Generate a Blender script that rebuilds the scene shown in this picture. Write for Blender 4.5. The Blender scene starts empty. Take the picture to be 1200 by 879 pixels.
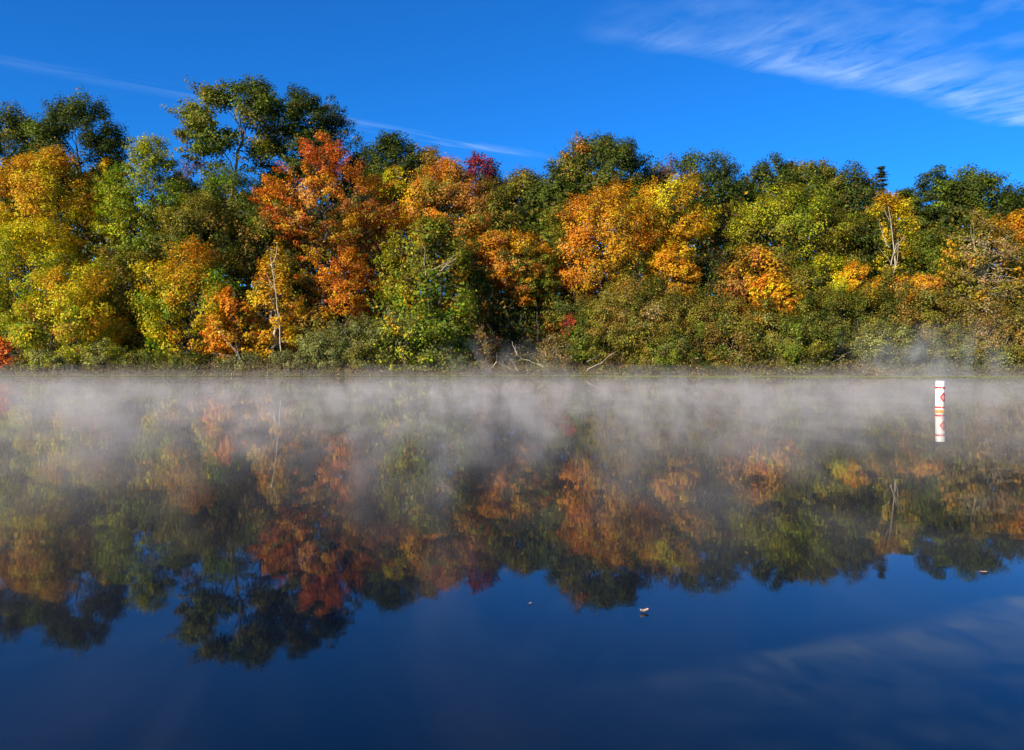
import bpy, math
import numpy as np

# ------------------------------------------------------------------ basics
F = 942.0          # focal length in photograph pixels (1200 wide)
HOR = 423.0        # horizon row
H = 1.30           # camera height above the water
SHORE = 68.0
sc = bpy.context.scene
COL = sc.collection

def wx(px, D): return (px - 600.0) / F * D
def wz(py, D): return H + (HOR - py) / F * D

def shore_y(x):
    return SHORE + 0.5*np.sin(x*0.11+1.0) + 0.25*np.sin(x*0.37) + 0.12*np.sin(x*0.9+2)

def ground(x, y):
    d = np.asarray(y, float) - shore_y(np.asarray(x, float))
    up = 0.30*(1-np.exp(-np.clip(d, 0, None)/0.5)) + 0.075*np.clip(d, 0, 60) + 0.10*np.clip(d-60, 0, 400)
    dn = np.clip(d*0.35, -2.5, 0)
    bump = 0.15*np.sin(x*0.7)*np.sin(np.asarray(y)*0.5)*np.clip(d/5, 0, 1)
    return np.where(d > 0, up + bump, dn)

# ------------------------------------------------------------------ colours (linear)
PAL = dict(
    DG=(.048, .066, .012), G1=(.080, .104, .014), G2=(.135, .175, .014), G3=(.34, .34, .016), GB=(.15, .27, .014),
    OL=(.215, .185, .022), OB=(.27, .165, .030), TA=(.34, .24, .10), BR=(.10, .06, .025),
    Y=(.68, .51, .018), GO=(.62, .31, .014), O=(.64, .225, .014), PO=(.66, .29, .055),
    RO=(.56, .115, .018), R=(.52, .035, .03), DR=(.20, .028, .035), RB=(.32, .105, .022),
    GG=(.180, .185, .055), GL=(.26, .26, .065), PU=(.16, .075, .06))

# ------------------------------------------------------------------ materials
def new_mat(name):
    m = bpy.data.materials.new(name); m.use_nodes = True
    m.node_tree.nodes.clear()
    return m, m.node_tree.nodes, m.node_tree.links

def leaf_material(name, trans=0.34, rough=0.5):
    m, n, l = new_mat(name)
    out = n.new('ShaderNodeOutputMaterial')
    at = n.new('ShaderNodeAttribute'); at.attribute_name = 'col'
    b = n.new('ShaderNodeBsdfPrincipled'); b.inputs['Roughness'].default_value = rough
    b.inputs['Specular IOR Level'].default_value = 0.12
    t = n.new('ShaderNodeBsdfTranslucent')
    hs = n.new('ShaderNodeHueSaturation'); hs.inputs['Saturation'].default_value = 1.1
    hs.inputs['Value'].default_value = 1.15
    mx = n.new('ShaderNodeMixShader'); mx.inputs[0].default_value = trans
    l.new(at.outputs['Color'], b.inputs['Base Color']); l.new(at.outputs['Color'], hs.inputs['Color'])
    l.new(hs.outputs[0], t.inputs['Color'])
    l.new(b.outputs[0], mx.inputs[1]); l.new(t.outputs[0], mx.inputs[2]); l.new(mx.outputs[0], out.inputs[0])
    return m

def bark_material(name, c1, c2, scale=6.0, birch=False):
    m, n, l = new_mat(name)
    out = n.new('ShaderNodeOutputMaterial')
    tc = n.new('ShaderNodeTexCoord'); mp = n.new('ShaderNodeMapping')
    mp.inputs['Scale'].default_value = (1, 1, 4.0) if birch else (4, 4, 0.8)
    nz = n.new('ShaderNodeTexNoise'); nz.inputs['Scale'].default_value = scale; nz.inputs['Detail'].default_value = 5
    cr = n.new('ShaderNodeValToRGB')
    cr.color_ramp.elements[0].color = (*c1, 1); cr.color_ramp.elements[1].color = (*c2, 1)
    cr.color_ramp.elements[0].position = 0.36; cr.color_ramp.elements[1].position = 0.48 if birch else 0.66
    b = n.new('ShaderNodeBsdfPrincipled'); b.inputs['Roughness'].default_value = 0.85
    bp = n.new('ShaderNodeBump'); bp.inputs['Strength'].default_value = 0.5; bp.inputs['Distance'].default_value = 0.03
    l.new(tc.outputs['Object'], mp.inputs[0]); l.new(mp.outputs[0], nz.inputs[0])
    l.new(nz.outputs[0], cr.inputs[0]); l.new(cr.outputs[0], b.inputs['Base Color'])
    l.new(nz.outputs[0], bp.inputs['Height']); l.new(bp.outputs[0], b.inputs['Normal'])
    l.new(b.outputs[0], out.inputs[0])
    return m

M_LEAF = leaf_material('autumn_leaves')
M_PINE = leaf_material('pine_needles', 0.15, 0.6)
M_BARK = bark_material('dark_bark', (.022, .018, .015), (.075, .06, .048))
M_GREY = bark_material('grey_bark', (.10, .085, .07), (.30, .26, .21))
M_BIRCH = bark_material('birch_bark', (.14, .10, .06), (.58, .47, .31), 5, True)
M_DEAD = bark_material('dead_wood', (.22, .17, .11), (.58, .48, .33))
M_TWIG = bark_material('twigs', (.10, .07, .04), (.34, .25, .15), 3)

# ------------------------------------------------------------------ mesh helpers
def mesh_quads(name, co, nq, mat, col=None, smooth=False, quads=None):
    """co (V,3); quads (nq,4) indices or None when verts are laid four to a face"""
    me = bpy.data.meshes.new(name)
    me.vertices.add(len(co)); me.vertices.foreach_set('co', np.ascontiguousarray(co, np.float32).ravel())
    idx = np.arange(nq*4, dtype=np.int32) if quads is None else np.ascontiguousarray(quads, np.int32).ravel()
    me.loops.add(nq*4); me.loops.foreach_set('vertex_index', idx)
    me.polygons.add(nq); me.polygons.foreach_set('loop_start', np.arange(nq, dtype=np.int32)*4)
    if smooth: me.polygons.foreach_set('use_smooth', np.ones(nq, bool))
    me.update(calc_edges=True)
    if col is not None:
        a = me.attributes.new('col', 'FLOAT_COLOR', 'FACE')
        a.data.foreach_set('color', np.ascontiguousarray(np.c_[col, np.ones(len(col))], np.float32).ravel())
    me.materials.append(mat)
    return me

def link(name, me, parent=None, loc=(0, 0, 0)):
    o = bpy.data.objects.new(name, me); COL.objects.link(o); o.location = loc
    if parent: o.parent = parent
    return o

def tag(o, label=None, cat=None, group=None, kind=None):
    if label: o['label'] = label
    if cat: o['category'] = cat
    if group: o['group'] = group
    if kind: o['kind'] = kind
    return o

def unit(v): return v/np.maximum(np.linalg.norm(v, axis=-1, keepdims=True), 1e-9)

def leaf_quads(P, N, S, rng, aspect=0.62):
    """folded diamond leaf sprays"""
    n = len(P)
    r = rng.normal(size=(n, 3)); T = unit(np.cross(N, r)); B = np.cross(N, T)
    S = S[:, None]
    a = P - T*S; c = P + T*S
    lift = N*S*0.28
    b = P + B*S*aspect + lift; d = P - B*S*aspect + lift
    return np.stack([a, b, c, d], 1).reshape(-1, 3)

class Tubes:
    def __init__(s): s.v = []; s.q = []; s.n = 0
    def add(s, pts, rad, k=6):
        pts = np.asarray(pts, float); m = len(pts); rad = np.broadcast_to(rad, (m,))
        t = np.gradient(pts, axis=0); t = unit(t)
        ref = np.where(np.abs(t[:, 2:3]) > 0.9, np.array([[1., 0, 0]]), np.array([[0, 0, 1.]]))
        u = unit(np.cross(t, ref)); w = np.cross(t, u)
        # keep the frame from flipping
        for i in range(1, m):
            ui = u[i-1] - t[i]*np.dot(u[i-1], t[i]); nn = np.linalg.norm(ui)
            if nn > 1e-4: u[i] = ui/nn; w[i] = np.cross(t[i], u[i])
        a = np.arange(k)/k*2*np.pi
        ring = pts[:, None] + rad[:, None, None]*(u[:, None]*np.cos(a)[None, :, None] + w[:, None]*np.sin(a)[None, :, None])
        s.v.append(ring.reshape(-1, 3))
        i = np.arange(m-1)[:, None]*k; j = np.arange(k)[None]; j2 = (j+1) % k
        q = np.stack([i+j, i+j2, i+k+j2, i+k+j], -1).reshape(-1, 4) + s.n
        s.q.append(q); s.n += m*k
    def mesh(s, name, mat):
        v = np.concatenate(s.v); q = np.concatenate(s.q)
        return mesh_quads(name, v, len(q), mat, smooth=True, quads=q)

def curve(a, b, rng, sag=0.12, n=6, up=0.0):
    a = np.asarray(a, float); b = np.asarray(b, float); L = np.linalg.norm(b-a)
    t = np.linspace(0, 1, n)[:, None]
    off = rng.normal(size=3)*L*sag; off[2] += up*L
    w = rng.normal(size=(n, 3))*L*0.018; w[0] = 0; w[-1] = 0
    return a + (b-a)*t + off*(t*(1-t))*2 + w

def wobble(rng, freq, n=5):
    W = rng.normal(size=(n, 3))*freq; ph = rng.uniform(0, 6.28, n)
    return lambda p: np.sin(p @ W.T + ph).mean(-1)*1.6

# ------------------------------------------------------------------ colour choice
def pick_colours(C, nleaf_idx, rng, spec, size):
    """spec list of (key, weight, (bx,bz)); C clump positions in -1..1; returns a colour index per clump"""
    sco = []
    for key, w, b in spec:
        f = wobble(rng, 2.6)
        sco.append(np.log(w) + 1.6*b[0]*C[:, 0] + 1.6*b[1]*C[:, 2] + 1.45*f(C))
    sco = np.stack(sco, 1) + rng.gumbel(size=(len(C), len(spec)))*0.45
    base = sco.argmax(1)
    li = base[nleaf_idx].copy()
    n = len(li)
    sw = rng.random(n) < 0.27
    other = (sco[nleaf_idx] + rng.gumbel(size=(n, len(spec)))*1.3).argmax(1)
    li[sw] = other[sw]
    pal = np.array([PAL[k] for k, _, _ in spec])
    c = pal[li]
    # natural variation of the leaves themselves
    cj = np.exp(rng.normal(size=(len(C), 1))*0.16)[nleaf_idx]
    lj = np.exp(rng.normal(size=(n, 1))*0.26)
    hue = np.exp(rng.normal(size=(n, 3))*np.array([0.10, 0.12, 0.15]))
    return np.clip(c*cj*lj*hue, 0.004, 0.78)

# ------------------------------------------------------------------ trees
CNT = dict(leaves=0)
def plant(name, label, cat, px, top, bot, hw, D, spec, seed, kind='round', dens=1.0, pr=None, leaf=None,
          bark=None, group=None, limbs=True, fill=1.0, limb_r=1.0, lean=0.0):
    rng = np.random.default_rng(seed*7919 + 13)
    if leaf is None: leaf = 0.122 if D > 86 else 0.100
    if kind not in ('pine', 'spire'): hw = hw*1.08
    if D >= 90 and dens == 1.0: dens = 1.25
    if D >= 90 and kind == 'round': fill = 1.25
    X = wx(px, D); zt = wz(top, D); zb = wz(bot, D)
    rx = hw/F*D; ry = rx*0.85; rz = (zt-zb)/2
    gz = float(ground(X, D)) - 0.05
    root = bpy.data.objects.new(name, None); COL.objects.link(root); root.location = (X, D, gz)
    root.empty_display_size = 0.5
    tag(root, label, cat, group)
    cz = (zt+zb)/2 - gz
    ctr = np.array([lean, 0, cz]); R = np.array([rx, ry, rz])
    if pr is None: pr = np.clip(0.17*min(rx, rz*1.1)+0.16, 0.30, 0.90)
    bark = bark or M_BARK
    if kind not in ('pine', 'spire'):
        zt -= 0.5*pr; cz = (zt+zb)/2 - gz; ctr[2] = cz; rz = (zt-zb)/2; R[2] = rz
    # ---- clump centres in unit space
    if kind in ('pine', 'spire'):
        U = []; H_t = int(max(6, rz*2/0.75))
        for i in range(H_t):
            f = (i+0.35)/H_t                      # 0 top
            r = (0.12 + 0.88*min(1, f*1.35)**0.8)*rng.uniform(0.75, 1.12)
            if kind == 'spire': r *= 0.9
            nb = rng.integers(5, 8); a0 = rng.uniform(0, 6.28)
            for b in range(nb):
                a = a0 + b/nb*6.28 + rng.normal()*0.2
                if rng.random() < (0.22 if kind == 'pine' else 0.1): continue
                rr = r*(rng.uniform(0.45, 1.25) if kind == 'pine' else rng.uniform(.7, 1.1)); zj = rng.normal()*0.035
                for s in np.linspace(0.25, 1.0, max(2, int(rr*rx/0.55))):
                    z = 1-2*f + 0.16*rr*s*s*(1.6 if kind == 'pine' else 0.6) + rng.normal()*0.02 + zj
                    U.append([math.cos(a)*rr*s, math.sin(a)*rr*s, z])
        U = np.array(U); pr_ = np.clip(0.30+0.34*np.hypot(U[:, 0], U[:, 1]), .2, .6)*rng.uniform(0.75, 1.35, len(U))
        flat = 0.42; nl_mul = 1.25
    else:
        S = 4*math.pi*(((rx*ry)**1.6+(rx*rz)**1.6+(ry*rz)**1.6)/3)**(1/1.6)
        nP = int(np.clip(0.62*fill*S/pr**2, 14, 460))
        d = unit(rng.normal(size=(nP*3, 3)))
        d = d[(d[:, 1] < 0.35) | (rng.random(len(d)) < 0.45)]
        d = d[d[:, 2] > (-0.9 if kind != 'bush' else -1.0)][:nP]
        f1 = wobble(rng, 1.7); f2 = wobble(rng, 4.0)
        bump = 1.04 + 0.13*f1(d) + 0.11*f2(d)
        if kind == 'open': rad = rng.uniform(0.35, 1, len(d))**0.55
        else: rad = 1 - 0.5*rng.random(len(d))**1.7
        U = d*(rad*bump)[:, None]
        if kind == 'round': U[:, :2] *= (1 - 0.22*U[:, 2:3]*np.abs(U[:, 2:3]))   # a little fuller low down
        if kind == 'cone': U[:, :2] *= np.clip(.92-.46*U[:, 2:3], .3, 1.2)
        if kind == 'column': U[:, :2] *= np.clip(1.05-0.55*(U[:, 2:3]+0.3), 0.25, 1.25)
        if kind == 'vase': U[:, :2] *= np.clip(0.8+0.35*U[:, 2:3], 0.3, 1.2)
        pass
        if kind != 'bush' or rx > 1.2:
            # boughs: most sprays gather round a dozen limb ends and leave hollows between them
            nb_ = int(np.clip(4*math.pi*rx*rz/(2.0 if kind != 'bush' else 1.2)/6, 8, 26)); bd = unit(rng.normal(size=(nb_, 3)))
            sh = np.hypot(U[:, 0], U[:, 1]).max()
            B_ = U[np.argmax(bd @ unit(U).T, axis=1)]
            near = np.argmin(((U[:, None]-B_[None])**2).sum(-1), axis=1)
            pull = np.where(rng.random(len(U)) < 0.8, rng.uniform(.22, .52, len(U)), 0.0)[:, None]*(0.7 if kind in ('bush', 'open', 'cone') or D >= 90 else 1.0)
            tgt = B_[near]*np.array([1, 1, 1]) + np.array([0, 0, .04])
            U = U + (tgt-U)*pull*np.array([.9, .9, 1.15])
        U = U[np.argsort(U[:, 2])]
        # thin the crown: drop clumps by patches so that gaps open
        keep = f2(U*1.3+3) > (-0.62 if kind == 'round' else -0.35 if kind == 'open' else -0.75)
        U = U[keep]
        pr_ = pr*rng.uniform(0.6, 1.25, len(U)); flat = dict(open=.5, cone=.5, plates=.40).get(kind, .62); nl_mul = 1.0
    P = ctr + U*R
    P[:, 2] = np.maximum(P[:, 2], 0.12)
    # ---- leaves
    nl = np.maximum((dens*nl_mul*92*(pr_/1.0)**1.75*(0.165/leaf)**1.6).astype(int), 9)
    idx = np.repeat(np.arange(len(P)), nl); n = len(idx)
    dd = unit(rng.normal(size=(n, 3))); rr = rng.random(n)**0.45
    if kind in ('pine', 'spire'):
        dd[:, 2] = np.abs(dd[:, 2])*0.6
    off = dd*rr[:, None]*pr_[idx][:, None]*np.array([1, 1, flat])
    # ragged outer twigs
    off *= (1 + 0.42*(rng.random(n) < 0.16)*rng.random(n))[:, None]
    if kind not in ('pine', 'spire', 'plates'):      # sprays that point outwards and up
        o_ = unit(U[idx]*np.array([1, 1, .8]) + np.array([0, 0, .85]) + 0.4*rng.normal(size=(len(P), 3))[idx])
        a_ = (off*o_).sum(1, keepdims=True); lat = off - o_*a_
        off = lat*np.clip(1.05-0.55*a_/pr_[idx][:, None], .3, 1.3) + o_*a_*1.75
    L = P[idx] + off
    L[:, 2] = np.maximum(L[:, 2], 0.05 + rng.random(n)*0.1)
    outw = unit(U[idx]*np.array([1, 1, 1.2]) + 1e-4)
    N = unit(dd*0.8 + outw*0.7 + np.array([0, 0, 0.50]) + rng.normal(size=(n, 3))*0.42)
    S_ = leaf*rng.uniform(0.40, 1.35, n)*(1.15 if kind in ('pine', 'spire') else 1)
    co = leaf_quads(L, N, S_, rng, 0.62 if kind not in ('pine', 'spire') else 0.30)
    col = pick_colours(U, idx, rng, spec, n)
    CNT['leaves'] += n
    me = mesh_quads(name+'_crown', co, n, M_PINE if kind in ('pine', 'spire') else M_LEAF, col)
    link('crown' if kind != 'bush' else 'foliage', me, root)
    # ---- wood
    T = Tubes()
    if kind == 'bush':
        for i in range(int(10+rx*5)):
            j = rng.integers(len(P)); e = ctr + (P[j]-ctr)*1.12
            a = np.array([rng.normal()*rx*0.25, rng.normal()*ry*0.25, -0.1])
            pts = curve(a, e, rng, 0.16, 6, 0.1)
            T.add(pts, np.linspace(0.030, 0.010, 6)*limb_r, 4)
            for _ in range(2):
                k = rng.integers(1, 4); e2 = pts[k] + unit(rng.normal(size=3)+np.array([0, -.3, .8]))*rng.uniform(0.5, 1.3)*min(1, rz/1.5)
                T.add(curve(pts[k], e2, rng, 0.12, 4), np.linspace(0.018, 0.006, 4)*limb_r, 3)
        link('stem', T.mesh(name+'_stem', bark), root)
        return root
    tr = np.clip(0.010*(zt-gz) + 0.02*rx, 0.04, 0.40)*limb_r
    topz = cz + rz*(0.92 if kind in ('pine', 'spire', 'column') else 0.20)
    tp = curve((0, 0, -0.3), (lean+rng.normal()*.25, 0, topz), rng, 0.05, 14)
    T.add(tp, tr*np.linspace(1.0, 0.14, 14)**0.9, 8)
    T.add([(0, 0, -0.35), (0, 0, 0.05), (0, 0, 0.5)], [tr*1.7, tr*1.35, tr*0.98], 8)
    if kind in ('pine', 'spire'):
        ends = [j for j in range(len(U)) if np.hypot(U[j, 0], U[j, 1]) > 0.55]
        rng.shuffle(ends)
        for j in ends[:90]:
            z0 = max(P[j, 2] - 0.10*rx, 0.5); k = int(np.argmin(np.abs(tp[:, 2]-z0)))
            T.add(curve(tp[k], P[j], rng, 0.04, 5, -0.05), np.linspace(0.05, 0.012, 5)*limb_r, 4)
    elif limbs:
        K = int(np.clip(5+rx*0.9, 4, 10))
        sel = rng.choice(len(P), size=min(K, len(P)), replace=False)
        nodes = []
        for j in sel:
            e = ctr + (P[j]-ctr)*0.72
            lo = max(0.25*(cz-rz)+0.05, min(e[2]-0.6*np.hypot(e[0], e[1])-0.4, topz*0.9))
            k = int(np.clip(np.argmin(np.abs(tp[:, 2]-lo)), 2, 12))
            pts = curve(tp[k], e, rng, 0.10, 9, 0.06)
            r0 = tr*(1-k/16)*0.62
            T.add(pts, np.linspace(r0, r0*0.28, 9), 6)
            nodes += [(q, r0*(1-0.6*i/8)) for i, q in enumerate(pts) if i >= 2]
        nodes += [(q, tr*0.4) for q in tp[6:]]
        NP = np.array([q for q, _ in nodes]); NR = np.array([r for _, r in nodes])
        order = rng.permutation(len(P))[:130]
        for j in order:
            k = int(np.argmin(np.linalg.norm(NP-P[j], axis=1) + 0.35*np.maximum(0, NP[:, 2]-P[j, 2])))
            r1 = min(NR[k]*0.5, 0.05*limb_r+0.01)
            pts = curve(NP[k], P[j], rng, 0.12, 5, 0.05)
            T.add(pts, np.linspace(r1, 0.010, 5), 4)
            for _ in range(2):
                a = pts[rng.integers(2, 5)]
                T.add(curve(a, a+unit(rng.normal(size=3)+np.array([0, 0, .5]))*pr_[j]*rng.uniform(.5, 1.1), rng, .1, 3), [0.014, 0.010, 0.005], 3)
    link('trunk', T.mesh(name+'_trunk', bark), root)
    return root

def branchy(T, a, b, r, rng, depth, spread=0.9, n=7, upb=0.25, kids=4):
    pts = curve(a, b, rng, 0.07, n)
    T.add(pts, np.linspace(r, r*0.22, n), 5 if depth else 4)
    if depth <= 0: return
    L = np.linalg.norm(np.asarray(b, float)-np.asarray(a, float)); dr = unit(np.asarray(b, float)-np.asarray(a, float))
    for i in range(kids):
        k = rng.integers(2, n); t = k/(n-1)
        s = unit(dr*0.9 + rng.normal(size=3)*spread + np.array([0, 0, upb]))
        branchy(T, pts[k], pts[k]+s*L*rng.uniform(0.25, 0.5)*(1.15-0.4*t), r*(1-0.75*t)*0.6, rng, depth-1, spread, 5, upb, max(2, kids-1))

o0 = (0, 0)
def u(k, w=1., x=0., z=0.): return (k, w, (x, z))

# ------------------------------------------------------------------ terrain, water
def build_ground():
    xs = np.concatenate([np.linspace(-900, -90, 18), np.linspace(-85, 85, 120), np.linspace(90, 900, 18)])
    ys = np.concatenate([np.linspace(-300, 60, 14), np.linspace(64, 72, 30), np.linspace(73, 130, 60), np.linspace(140, 900, 22)])
    Xg, Yg = np.meshgrid(xs, ys); Z = ground(Xg, Yg)
    Z = Z + np.where((Yg > 70), 0.07*np.sin(Xg*2.3)*np.cos(Yg*1.9), 0)
    co = np.stack([Xg, Yg, Z], -1).reshape(-1, 3); nx = len(xs); ny = len(ys)
    i, j = np.meshgrid(np.arange(nx-1), np.arange(ny-1)); a = (j*nx+i).ravel()
    q = np.stack([a, a+1, a+nx+1, a+nx], 1)
    m, n, l = new_mat('leaf_litter_soil')
    out = n.new('ShaderNodeOutputMaterial'); b = n.new('ShaderNodeBsdfPrincipled'); b.inputs['Roughness'].default_value = 0.95
    tc = n.new('ShaderNodeTexCoord'); nz = n.new('ShaderNodeTexNoise'); nz.inputs['Scale'].default_value = 1.6; nz.inputs['Detail'].default_value = 8
    cr = n.new('ShaderNodeValToRGB'); e = cr.color_ramp.elements
    e[0].color = (.03, .022, .014, 1); e[0].position = .3; e[1].color = (.15, .10, .05, 1); e[1].position = .72
    x = e.new(.5); x.color = (.07, .06, .025, 1)
    bp = n.new('ShaderNodeBump'); bp.inputs['Strength'].default_value = .8; bp.inputs['Distance'].default_value = .15
    l.new(tc.outputs['Object'], nz.inputs[0]); l.new(nz.outputs[0], cr.inputs[0]); l.new(cr.outputs[0], b.inputs['Base Color'])
    l.new(nz.outputs[0], bp.inputs['Height']); l.new(bp.outputs[0], b.inputs['Normal']); l.new(b.outputs[0], out.inputs[0])
    g = link('ground', mesh_quads('ground', co, len(q), m, smooth=True, quads=q)); tag(g, kind='structure')

def build_water():
    v = [(-900, -300, 0), (900, -300, 0), (900, 69.2, 0), (-900, 69.2, 0)]
    m, n, l = new_mat('lake_water')
    out = n.new('ShaderNodeOutputMaterial'); b = n.new('ShaderNodeBsdfPrincipled')
    b.inputs['Base Color'].default_value = (.002, .005, .012, 1); b.inputs['Roughness'].default_value = 0.022
    b.inputs['IOR'].default_value = 1.37
    tc = n.new('ShaderNodeTexCoord')
    n1 = n.new('ShaderNodeTexNoise'); n1.inputs['Scale'].default_value = 2.6; n1.inputs['Detail'].default_value = 1
    n2 = n.new('ShaderNodeTexNoise'); n2.inputs['Scale'].default_value = 9.0; n2.inputs['Detail'].default_value = 2
    mp = n.new('ShaderNodeMapping'); mp.inputs['Scale'].default_value = (0.7, 1.2, 1)
    ad = n.new('ShaderNodeMath'); ad.operation = 'MULTIPLY_ADD'; ad.inputs[1].default_value = 0.07
    bp = n.new('ShaderNodeBump'); bp.inputs['Strength'].default_value = 1.0; bp.inputs['Distance'].default_value = 0.00045
    l.new(tc.outputs['Object'], mp.inputs[0]); l.new(mp.outputs[0], n1.inputs[0]); l.new(mp.outputs[0], n2.inputs[0])
    l.new(n2.outputs[0], ad.inputs[0]); l.new(n1.outputs[0], ad.inputs[2]); l.new(ad.outputs[0], bp.inputs['Height'])
    l.new(bp.outputs[0], b.inputs['Normal']); l.new(b.outputs[0], out.inputs[0])
    w = link('water', mesh_quads('water', np.array(v, float), 1, m)); tag(w, kind='structure')

# ------------------------------------------------------------------ mist over the lake
def build_mist():
    def box(name, x0, x1, y0, y1, z0, z1, label, sigma, fall, scale, plume=None, step=1.0):
        c = np.array([(x0, y0, z0), (x1, y0, z0), (x1, y1, z0), (x0, y1, z0), (x0, y0, z1), (x1, y0, z1), (x1, y1, z1), (x0, y1, z1)], float)
        q = np.array([(0, 3, 2, 1), (4, 5, 6, 7), (0, 1, 5, 4), (1, 2, 6, 5), (2, 3, 7, 6), (3, 0, 4, 7)])
        m, n, l = new_mat(name+'_volume')
        out = n.new('ShaderNodeOutputMaterial'); pv = n.new('ShaderNodeVolumePrincipled')
        pv.inputs['Color'].default_value = (.91, .83, .74, 1) if plume is None else (.80, .81, .82, 1); pv.inputs['Anisotropy'].default_value = 0.0
        tc = n.new('ShaderNodeTexCoord'); sp = n.new('ShaderNodeSeparateXYZ'); l.new(tc.outputs['Object'], sp.inputs[0])
        mp = n.new('ShaderNodeMapping'); mp.inputs['Scale'].default_value = scale
        l.new(tc.outputs['Object'], mp.inputs[0])
        nz = n.new('ShaderNodeTexNoise'); nz.inputs['Scale'].default_value = 1.0; nz.inputs['Detail'].default_value = 5
        nz.inputs['Roughness'].default_value = 0.62; nz.inputs['Distortion'].default_value = 0.9
        l.new(mp.outputs[0], nz.inputs[0])
        def math_(op, a, b=None, clamp=False):
            k = n.new('ShaderNodeMath'); k.operation = op; k.use_clamp = clamp
            for i, s in enumerate((a, b)):
                if s is None: continue
                if isinstance(s, (int, float)): k.inputs[i].default_value = s
                else: l.new(s, k.inputs[i])
            return k.outputs[0]
        z = sp.outputs[2]
        if plume is None:
            m2 = n.new('ShaderNodeMapping'); m2.inputs['Scale'].default_value = (.16, .09, .2); m2.inputs['Location'].default_value = (3.1, 7.7, 0)
            l.new(tc.outputs['Object'], m2.inputs[0]); nb = n.new('ShaderNodeTexNoise'); nb.inputs['Scale'].default_value = 1.0; nb.inputs['Detail'].default_value = 2
            l.new(m2.outputs[0], nb.inputs[0])
            hl = math_('ADD', math_('MULTIPLY', math_('MULTIPLY', math_('SUBTRACT', nb.outputs[0], .36), 3.4, True), fall), 0.13)
            e = math_('EXPONENT', math_('DIVIDE', math_('MULTIPLY', z, -1.0), hl))
            # patches: n' = clamp((noise-0.5)*k + 0.5 - z*b)
            t = math_('MULTIPLY', math_('SUBTRACT', nz.outputs[0], 0.49), 8.0)
            t = math_('ADD', t, 0.30)
            t = math_('MAXIMUM', math_('SUBTRACT', t, math_('MULTIPLY', z, 0.5)), 0.07)
            dn = math_('MULTIPLY', math_('MULTIPLY', e, t), sigma)
            # thins out towards the camera's end of the lake
            far = math_('ADD', math_('MULTIPLY', math_('SUBTRACT', sp.outputs[1], 3.5), 1/9.0, True), 0.0)
            far = math_('ADD', math_('MULTIPLY', far, 0.9), 0.10)
            dn = math_('MULTIPLY', dn, far)
            dn = math_('MULTIPLY', dn, math_('MULTIPLY', math_('SUBTRACT', 54.0, sp.outputs[1]), 1/24.0, True))
            # thicker near the middle of the lake than along the far bank
            dn = math_('MULTIPLY', dn, math_('SUBTRACT', 1.0, math_('MULTIPLY', math_('MULTIPLY', math_('SUBTRACT', sp.outputs[1], 16.0), 1/40.0, True), 0.25)))
        else:
            cx, cy, wx_, wy_ = plume
            ax = math_('DIVIDE', math_('SUBTRACT', sp.outputs[0], cx), wx_); ay = math_('DIVIDE', math_('SUBTRACT', sp.outputs[1], cy), wy_)
            r2 = math_('ADD', math_('MULTIPLY', ax, ax), math_('MULTIPLY', ay, ay))
            g = math_('SUBTRACT', 1.0, r2, True)
            zz = math_('SUBTRACT', 1.0, math_('DIVIDE', z, z1), True)
            t = math_('MULTIPLY', math_('SUBTRACT', nz.outputs[0], 0.47), 6.0, True)
            dn = math_('MULTIPLY', math_('MULTIPLY', math_('MULTIPLY', g, zz), t), sigma)
        l.new(dn, pv.inputs['Density']); l.new(pv.outputs[0], out.inputs['Volume'])
        m.cycles.volume_step_rate = step if hasattr(m.cycles, 'volume_step_rate') else 1.0
        o = link(name, mesh_quads(name, c, 6, m, quads=q)); tag(o, label, 'mist', kind='stuff')
    box('mist', -110, 110, 2.0, 70.5, 0.01, 1.15, 'thin white morning mist drifting low over the lake surface', 0.18, 0.56,
        (1.1, 0.42, 0.75), step=0.12)
    box('rising_mist', wx(980, 66), wx(1190, 66), 61, 71.5, 0.011, 4.6, 'taller wisp of mist rising in front of the right-hand shore bushes', 0.24, 1,
        (0.55, 0.45, 0.38), plume=(wx(1080, 66), 66, 7, 5.5), step=0.5)
    box('rising_mist', wx(500, 66), wx(690, 66), 62, 71.0, 0.011, 3.4, 'faint bluish wisp of mist before the dark gap behind the dead branches', 0.10, 1,
        (0.5, 0.4, 0.38), plume=(wx(592, 66), 67, 6, 4.5), step=0.5)

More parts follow.
